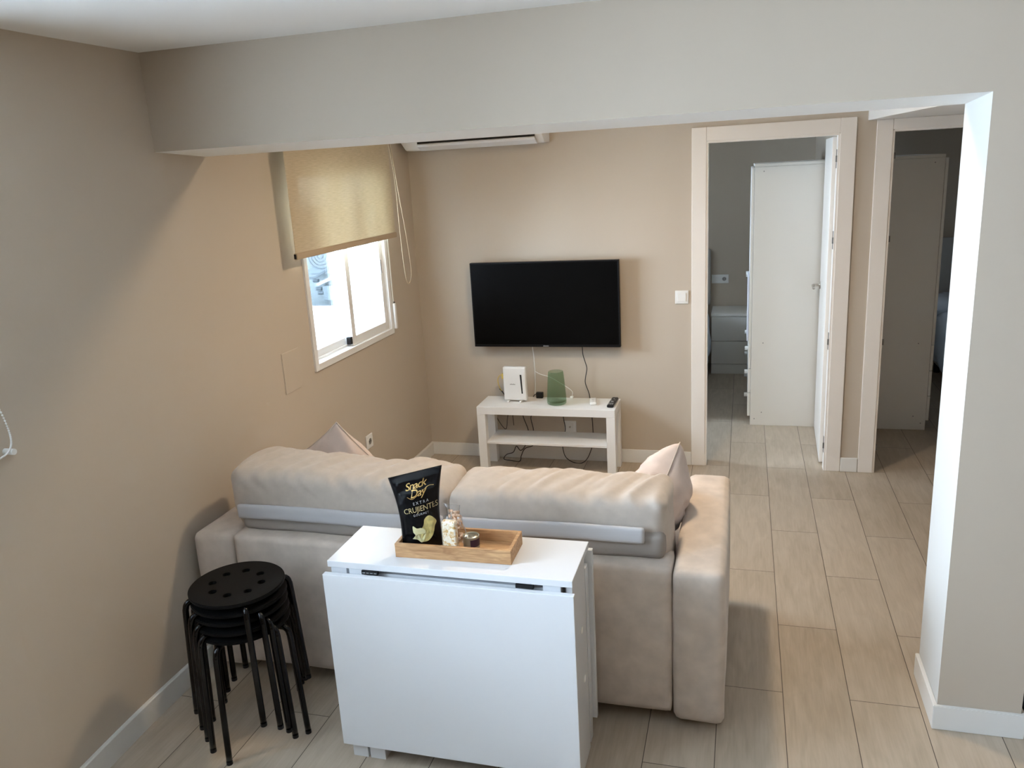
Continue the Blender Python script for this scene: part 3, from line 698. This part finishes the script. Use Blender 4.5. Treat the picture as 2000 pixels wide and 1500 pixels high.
TB('gate_rail', (.962, -2.945, .655), (1.545, -2.925, .700)); TB('gate_rail', (.962, -2.945, .10), (1.545, -2.925, .15))
for x in (.954, 1.462):
    h = TB('hinge', (x, -2.9665, .7035), (x + .056, -2.955, .7165), 'black', .001)
    if x < 1:
        boxes('hinge_pin', [(to(x + .004 + k * .013, -2.9672, .7090), to(x + .004 + k * .013 + .009, -2.9660, .7108)) for k in range(4)], 'silver', h, 0)
for (y, z) in ((-2.835, .50), (-2.815, .31)):
    bm = bmesh.new(); add_cyl(bm, to(1.6325, y, z), .012, .003, 'X', 20); link_mesh('cover_cap', bm, 'panel', tb)

# ---------------------------------------------------------------- tray and snacks
tr = thing('wooden_tray', 'mango wood tray with snacks on the white folding table', 'tray', (1.2385, -2.826, .7402), math.radians(1.2))
hx, hy = .192, .0735
box('tray_base', (-hx + .01, -hy + .01, 0), (hx - .01, hy - .01, .010), 'wood', tr, .001)
for lo, hi in (((-hx, -hy, 0), (hx, -hy + .011, .047)), ((-hx, hy - .011, 0), (hx, hy, .047)), ((-hx, -hy + .011, 0), (-hx + .011, hy - .011, .047)), ((hx - .011, -hy + .011, 0), (hx, hy - .011, .047))):
    box('tray_side', lo, hi, 'wood', tr, .0012)
ZT = .7402 + .0105
# crisp bag
bag = thing('crisp_bag', 'black bag of potato crisps standing in the wooden tray', 'crisp bag', (1.11, -2.84, ZT))
BL, BR, TR_, TL = [Vector(p) for p in ((1.058, -2.868, ZT), (1.181, -2.812, ZT), (1.1775, -2.768, 1.010), (1.0165, -2.838, .984))]
org = Vector((1.11, -2.84, ZT))
def bag_pt(u, v, s, off=0):
    b = BL.lerp(BR, u); t = TL.lerp(TR_, u); p = b.lerp(t, v)
    n = Vector((.38, -.92, .12)).normalized()
    th = .030 * (max(0, math.sin(math.pi * u)) ** .55) * (max(0, math.sin(math.pi * min(1, v * .93 + .05))) ** .6)
    if v > .93: th *= max(0, (1 - v) / .07) * .8 + .05
    pinch = -.012 * math.sin(math.pi * v) ** 1.0 * (2 * u - 1)
    p = p + (BR - BL).normalized() * pinch
    cr = abs(noise.noise(Vector((u * 3.2, v * 4.1, s * 2 + 5)))) * .012 + abs(noise.noise(Vector((u * 8 + v * 3, v * 7, s + 3)))) * .005
    edge = min(1, 6 * u, 6 * (1 - u), 5 * v + .1, 5 * (1 - v) + .1)
    return p + n * s * (th - cr * edge * (1 if v > .78 or v < .2 or u < .12 or u > .88 else .25) + off) - org
bm = bmesh.new(); NU, NV = 40, 60; g = {}
for s in (1, -1):
    for i in range(NU + 1):
        for j in range(NV + 1):
            if s == -1 and (i in (0, NU) or j in (0, NV)): g[(s, i, j)] = g[(1, i, j)]
            else: g[(s, i, j)] = bm.verts.new(bag_pt(i / NU, j / NV, s))
for s in (1, -1):
    for i in range(NU):
        for j in range(NV):
            q = [g[(s, i, j)], g[(s, i + 1, j)], g[(s, i + 1, j + 1)], g[(s, i, j + 1)]]; bm.faces.new(q if s == 1 else q[::-1])
link_mesh('foil_bag', bm, 'bag', bag, smooth=True)
def text_mesh(txt, size, shear=0, space=1, bold=0):
    c = bpy.data.curves.new('t', 'FONT'); c.body = txt; c.size = size; c.align_x = 'CENTER'; c.align_y = 'CENTER'; c.shear = shear; c.space_character = space; c.offset = bold; c.resolution_u = 3
    o = bpy.data.objects.new('t', c); COL.objects.link(o); bpy.context.view_layer.update()
    me = bpy.data.meshes.new_from_object(o.evaluated_get(bpy.context.evaluated_depsgraph_get()))
    bpy.data.objects.remove(o); bpy.data.curves.remove(c); bm = bmesh.new(); bm.from_mesh(me); bpy.data.meshes.remove(me); return bm
def on_bag(name, bm, cu, cv, m, rot=0, sc=1, off=.0012):
    rot += .06
    for v in bm.verts:
        x, y = v.co.x * sc, v.co.y * sc
        x, y = x * math.cos(rot) - y * math.sin(rot), x * math.sin(rot) + y * math.cos(rot)
        v.co = bag_pt(cu + x / .15, cv + y / .25, 1, off)
    bmesh.ops.recalc_face_normals(bm, faces=bm.faces)
    return link_mesh(name, bm, m, bag)
on_bag('brand_lettering', text_mesh('Snack', .033, .35, .86, .0002), .47, .838, 'gold', math.radians(3))
on_bag('brand_lettering', text_mesh('Day', .035, .35, .9, .0002), .50, .74, 'gold', math.radians(3))
bm = bmesh.new(); add_tube(bm, catmull([(-.035, -.004, 0), (-.02, -.014, 0), (0, -.006, 0), (.035, .012, 0), (.055, .010, 0)], 6), .0009, 5); on_bag('brand_flourish', bm, .50, .735, 'gold')
on_bag('flavour_lettering', text_mesh('EXTRA', .013, 0, 1.6), .56, .615, 'silver')
on_bag('flavour_lettering', text_mesh('CRUJIENTES', .0245, 0, .95), .55, .535, 'goldline')
on_bag('flavour_lettering', text_mesh('GOURMET', .010, 0, 1.35), .54, .465, 'silver')
def blob(poly, n=None):
    bm = bmesh.new(); P = catmull([(x, y, 0) for x, y in poly + [poly[0]]], 6)[:-1]
    c = bm.verts.new((sum(p.x for p in P) / len(P), sum(p.y for p in P) / len(P), 0)); vs = [bm.verts.new(p) for p in P]
    rings = [c]; mid = [bm.verts.new(c.co.lerp(v.co, .55)) for v in vs]; k = len(vs)
    for i in range(k):
        j = (i + 1) % k; bm.faces.new((c, mid[i], mid[j])); bm.faces.new((mid[i], vs[i], vs[j], mid[j]))
    return bm
on_bag('crisp_picture', blob([(-.005, -.045), (.018, -.043), (.038, -.026), (.050, .0), (.058, .012), (.048, .028), (.032, .038), (.015, .030), (.008, .012), (-.012, -.015)]), .52, .27, 'chip', off=.003)
on_bag('crisp_picture', blob([(-.040, -.028), (-.024, -.032), (-.008, -.045), (.006, -.030), (.012, -.008), (.000, .004), (-.018, .006), (-.032, .016), (-.034, -.004), (-.028, -.016)]), .52, .27, 'chip_hi', off=.0042)
boxes('bottom_seal', [((1.060 - org.x, -2.882 - org.y, .0), (1.100 - org.x, -2.866 - org.y, .004))], 'silver', bag, .001)
# nut bar, pouch, tin
nb = thing('nut_bar', 'upright pale almond snack bar in the tray beside the crisp bag', 'snack bar', (1.2265, -2.866, ZT), math.radians(-3))
soft_box('bar', (-.0235, -.011, 0), (.0235, .011, .112), .004, 'bar', nb, res=.004)
boxes('wrapper_edge', [((-.0245, -.0118, .0005), (-.0195, .0118, .1122))], 'wrap', nb, .001)
pc = thing('snack_pouch', 'clear pouch of small toasted snacks behind the almond bar', 'snack pouch', (1.235, -2.812, ZT), math.radians(-6))
def pouch_w(t): return .036 * (1 - .45 * t)
bm = bmesh.new()
for k in range(90):
    t = random.random() ** .9 * .88; w = pouch_w(t) * .8; x = random.uniform(-w, w) - .012 * t * 2 + .006; y = random.uniform(-.010, .010) * (1 - t * .5)
    m4 = Matrix.Translation((x, y, .010 + t * .125)) @ Matrix.Rotation(random.random() * 3, 4, 'Y') @ Matrix.Diagonal((1, .8, 1.7, 1))
    bmesh.ops.create_icosphere(bm, subdivisions=2, radius=random.uniform(.0035, .0055), matrix=m4)
o = link_mesh('toasted_pieces', bm, 'nuts', pc, smooth=True); o['kind'] = 'stuff'
bm = bmesh.new(); g = {}
for s in (1, -1):
    for i in range(15):
        for j in range(23):
            u = i / 14; v = j / 22; w = pouch_w(v) * (1 if v < .85 else 1 + (v - .85) * 3.5)
            x = (2 * u - 1) * w - .024 * v + .006; th = .016 * math.sin(math.pi * u) ** .5 * (1 - v) ** .35 + .0006
            y = s * th + .003 * noise.noise(Vector((u * 5, v * 8, s)))
            if s == -1 and i in (0, 14): g[(s, i, j)] = g[(1, i, j)]
            else: g[(s, i, j)] = bm.verts.new((x, y if i not in (0, 14) else 0, .001 + v * .142))
for s in (1, -1):
    for i in range(14):
        for j in range(22):
            q = [g[(s, i, j)], g[(s, i + 1, j)], g[(s, i + 1, j + 1)], g[(s, i, j + 1)]]
            if len(set(q)) == 4: bm.faces.new(q if s == 1 else q[::-1])
link_mesh('wrapper', bm, 'wrap', pc, smooth=True)
cn = thing('food_tin', 'small round tin with dark label in the middle of the tray', 'tin', (1.2775, -2.816, ZT))
lathe('tin_body', [(.001, .0), (.0255, .0), (.0265, .0015), (.0262, .004), (.0262, .038), (.0268, .0405), (.0262, .042), (.0245, .0415), (.024, .039), (.001, .039)], 'tin_side', cn)
lathe('tin_lid', [(.001, .0391), (.0238, .0391), (.0238, .0395), (.018, .0398), (.0175, .0402), (.001, .0402)], 'tin', cn)
bm = bmesh.new(); add_tube(bm, [(.006 + .006 * math.cos(a * math.pi / 8), -.003 + .007 * math.sin(a * math.pi / 8), .0415) for a in range(17)], .0012, 6); add_box(bm, (-.008, -.006, .0402), (.004, .001, .0418)); link_mesh('pull_ring', bm, 'tin', cn)
bm = bmesh.new(); vs = []
for a in range(13):
    an = math.radians(-78 + 88 * a / 12); vs.append((bm.verts.new((.0268 * math.cos(an), .0268 * math.sin(an), .010)), bm.verts.new((.0268 * math.cos(an), .0268 * math.sin(an), .035))))
for a in range(12): bm.faces.new((vs[a][0], vs[a + 1][0], vs[a + 1][1], vs[a][1]))
link_mesh('tin_label', bm, 'label', cn)

# ---------------------------------------------------------------- stools
def stool():
    s = thing('stool', 'black round stool', 'stool', (.4293, -2.8907, 0))
    bm = bmesh.new(); R = .1616; n = 96; zt, zb = .450, .438
    # seat disc with eight holes: built as sectors around each hole
    def ring(cx, cy, r, m_):
        vs = [bm.verts.new((cx + r * math.cos(2 * math.pi * k / m_), cy + r * math.sin(2 * math.pi * k / m_), zb)) for k in range(m_)]
        return [bm.edges.new((vs[k], vs[(k + 1) % m_])) for k in range(m_)]
    E_ = ring(0, 0, R, n)
    for k in range(8):
        a = 2 * math.pi * (k + .35) / 8; E_ += ring(.087 * math.cos(a), .087 * math.sin(a), .0148, 20)
    bmesh.ops.triangle_fill(bm, use_beauty=True, use_dissolve=False, edges=E_)
    bmesh.ops.dissolve_limit(bm, angle_limit=.01, verts=bm.verts[:], edges=[e for e in bm.edges if len(e.link_faces) == 2])
    ex = bmesh.ops.extrude_face_region(bm, geom=bm.faces[:])
    for v in ex['geom']:
        if isinstance(v, bmesh.types.BMVert): v.co.z = zt
    bmesh.ops.recalc_face_normals(bm, faces=bm.faces)
    rim = [e for e in bm.edges if len(e.link_faces) == 2 and e.calc_face_angle() > 1 and all(abs(v.co.xy.length - R) < .002 for v in e.verts)]
    bmesh.ops.bevel(bm, geom=rim, offset=.0025, segments=2, affect='EDGES')
    link_mesh('seat', bm, 'black_seat', s)
    for k in range(4):
        z0 = .427 if k % 2 == 0 else .4265
        pts = [(.0 + (.0112 if k % 2 else .0), 0, z0), (.08, 0, z0), (.145, 0, z0), (.160, 0, .4245), (.170, 0, .416), (.1745, 0, .402), (.1775, 0, .375), (.1865, 0, .20), (.196, 0, .004)]
        bm = bmesh.new(); add_tube(bm, catmull(pts, 5), .0105, 12); bmesh.ops.recalc_face_normals(bm, faces=bm.faces)
        l = link_mesh('leg', bm, 'black_metal', s, smooth=True); l.rotation_euler = (0, 0, k * math.pi / 2)
        bm = bmesh.new(); add_cyl(bm, (.1958, 0, .006), .0109, .012, 'Z', 14); f = link_mesh('foot_cap', bm, 'black', l)
    return s
st0 = stool()
ranks = ['lowest stool of the black stack, standing on the floor', 'second stool from the bottom of the black stack', 'middle stool of the black stack beside the table', 'second stool from the top of the black stack', 'topmost stool of the black stack, its seat with eight holes uncovered']
angs = [1.8, -18, -24, -33, -48]
def dup(o, parent=None):
    c = o.copy(); COL.objects.link(c); c.parent = parent
    for ch in list(o.children): dup(ch, c)
    return c
for i in range(5):
    s = st0 if i == 0 else dup(st0)
    s.location = (.4293 + (0, .002, -.002, .001, -.003)[i], -2.8907 + (0, -.002, .002, 0, .001)[i], i * .0335); s.rotation_euler = (0, 0, math.radians(angs[i]))
    s['label'] = ranks[i]; s['group'] = 'stacked black stools'

# ---------------------------------------------------------------- bedrooms
def wardrobe(name, label, x0, x1, face, y0=.875, y1=1.875, h=1.845):
    w = thing(name, label, 'wardrobe', ((x0 + x1) / 2, (y0 + y1) / 2, 0)); cx, cy = (x0 + x1) / 2, (y0 + y1) / 2
    def B(n, lo, hi, m='panel', par=w, bev=.002): return box(n, (lo[0] - cx, lo[1] - cy, lo[2]), (hi[0] - cx, hi[1] - cy, hi[2]), m, par, bev)
    f = x0 if face < 0 else x1
    B('side_panel', (x0 + (.02 if face < 0 else 0), y0, 0), (x1 - (.02 if face > 0 else 0), y0 + .02, h)); B('side_panel', (x0 + (.02 if face < 0 else 0), y1 - .02, 0), (x1 - (.02 if face > 0 else 0), y1, h))
    B('top_panel', (x0 + (.02 if face < 0 else 0), y0, h + .001), (x1 - (.02 if face > 0 else 0), y1, h + .02))
    B('back_panel', (x1 - .012, y0 + .02, .05) if face < 0 else (x0, y0 + .02, .05), (x1, y1 - .02, h) if face < 0 else (x0 + .012, y1 - .02, h))
    n0 = (f, f + .018) if face < 0 else (f - .018, f)
    for (z0, z1) in ((.07, .245), (.25, .425), (.43, .605)):
        d = B('drawer', (n0[0], y0 + .003, z0), (n0[1], y1 - .003, z1)); zc = (z0 + z1) / 2 + .02
        for yy in (y0 + .2, y1 - .2):
            bm = bmesh.new(); add_cyl(bm, ((n0[0] if face < 0 else n0[1]) + face * .012 - cx, yy - cy, zc), .016, .024, 'X', 16); link_mesh('knob', bm, 'plastic', d, smooth=False)
    for (a, b, ys) in ((y0 + .003, cy - .002, cy - .06), (cy + .002, y1 - .003, cy + .06)):
        d = B('wardrobe_door', (n0[0], a, .61), (n0[1], b, h - .003))
        bm = bmesh.new(); add_cyl(bm, ((n0[0] if face < 0 else n0[1]) + face * .012 - cx, ys - cy, 1.05), .014, .024, 'X', 16); link_mesh('knob', bm, 'plastic', d)
    for (dx, z) in ((.06, h - .03), (.03, .05), (.08, .10), (.08, .62)):
        xx = x0 + .02 + dx if face < 0 else x1 - .02 - dx
        bm = bmesh.new(); add_cyl(bm, (xx - cx, y0 - .0005 - cy, z), .004, .002, 'Y', 12); link_mesh('screw_cap', bm, 'grey', w)
    return w
wardrobe('wardrobe', 'white wardrobe seen from its side through the first door', 2.150, 2.685, -1)
wardrobe('wardrobe', 'shaded wardrobe seen from its side through the second door', 2.815, 3.365, 1)
tag(box('hanging_cloth', (2.137, .93, .62), (2.149, 1.24, 1.09), 'frosted', None, .005), 'pale cloth hanging on the front of the first wardrobe', 'cloth')
ns = thing('nightstand', 'white two drawer nightstand in the first bedroom', 'nightstand', (2.03, 2.585, 0))
box('carcass', (-.195, -.185, .0), (.195, .20, .535), 'panel', ns, .002); box('top_board', (-.20, -.205, .536), (.20, .205, .560), 'panel', ns, .002)
for (a, b) in ((.095, .305), (.310, .530)): box('drawer', (-.195, -.205, a), (.195, -.186, b), 'panel', ns, .002)
box('plinth', (-.195, -.200, 0), (.195, -.186, .090), 'panel', ns, .001)
def bed(name, label, x0, x1, y0, y1, z, side):
    b = thing(name, label, 'bed', ((x0 + x1) / 2, (y0 + y1) / 2, 0)); cx, cy = (x0 + x1) / 2, (y0 + y1) / 2
    boxes('bed_base', [((x0 + .05 - cx, y0 + .05 - cy, .10), (x1 - .05 - cx, y1 - cy, .30))], 'headboard', b, .01)
    for xx in (x0 + .09, x1 - .09):
        for yy in (y0 + .12, y1 - .12):
            bm = bmesh.new(); add_cyl(bm, (xx - cx, yy - cy, .05), .025, .1, 'Z', 14); link_mesh('leg', bm, 'black', b)
    soft_box('mattress', (x0 + .04 - cx, y0 + .04 - cy, .30), (x1 - .04 - cx, y1 - cy, z - .04), .05, 'bed', b, res=.05)
    soft_box('duvet', (x0 - .03 - cx, y0 - .02 - cy, .17), (x1 + .03 - cx, y1 - .32 - cy, z + .02), .07, 'bed', b, res=.035, disp=lambda p, n: n * (.03 * noise.noise(p * 4) + .014 * noise.noise(p * 11)))
    for k in (0, 1):
        m = pillow('pillow', .5, .15, 'bed', Matrix.Translation((cx - .32 + .64 * k - cx, y1 - .28 - cy, z + .05)), k + 4, N=16); m.parent = b
    return b
bed('bed', 'bed with pale blue white duvet at the left edge of the first doorway', .32, 1.79, .95, 2.70, .58, 1)
hb = tag(soft_box('headboard', (.30, 2.71, .58), (1.812, 2.79, 1.107), .015, 'headboard', None, res=.04), 'grey upholstered headboard behind the bed in the first bedroom', 'headboard')
bed('bed', 'bed with crumpled white duvet beyond the second doorway', 3.66, 4.42, .95, 2.66, .58, -1)
tag(soft_box('headboard', (3.60, 2.70, .5), (4.6, 2.79, 1.15), .015, 'headboard', None, res=.04), 'grey headboard behind the bed in the second bedroom', 'headboard')
tag(box('storage_box', (3.045, -2.40, .001), (3.35, -2.13, .10), 'black', None, .01), 'low black box on the floor behind the pillar at the right edge of the photo', 'box')
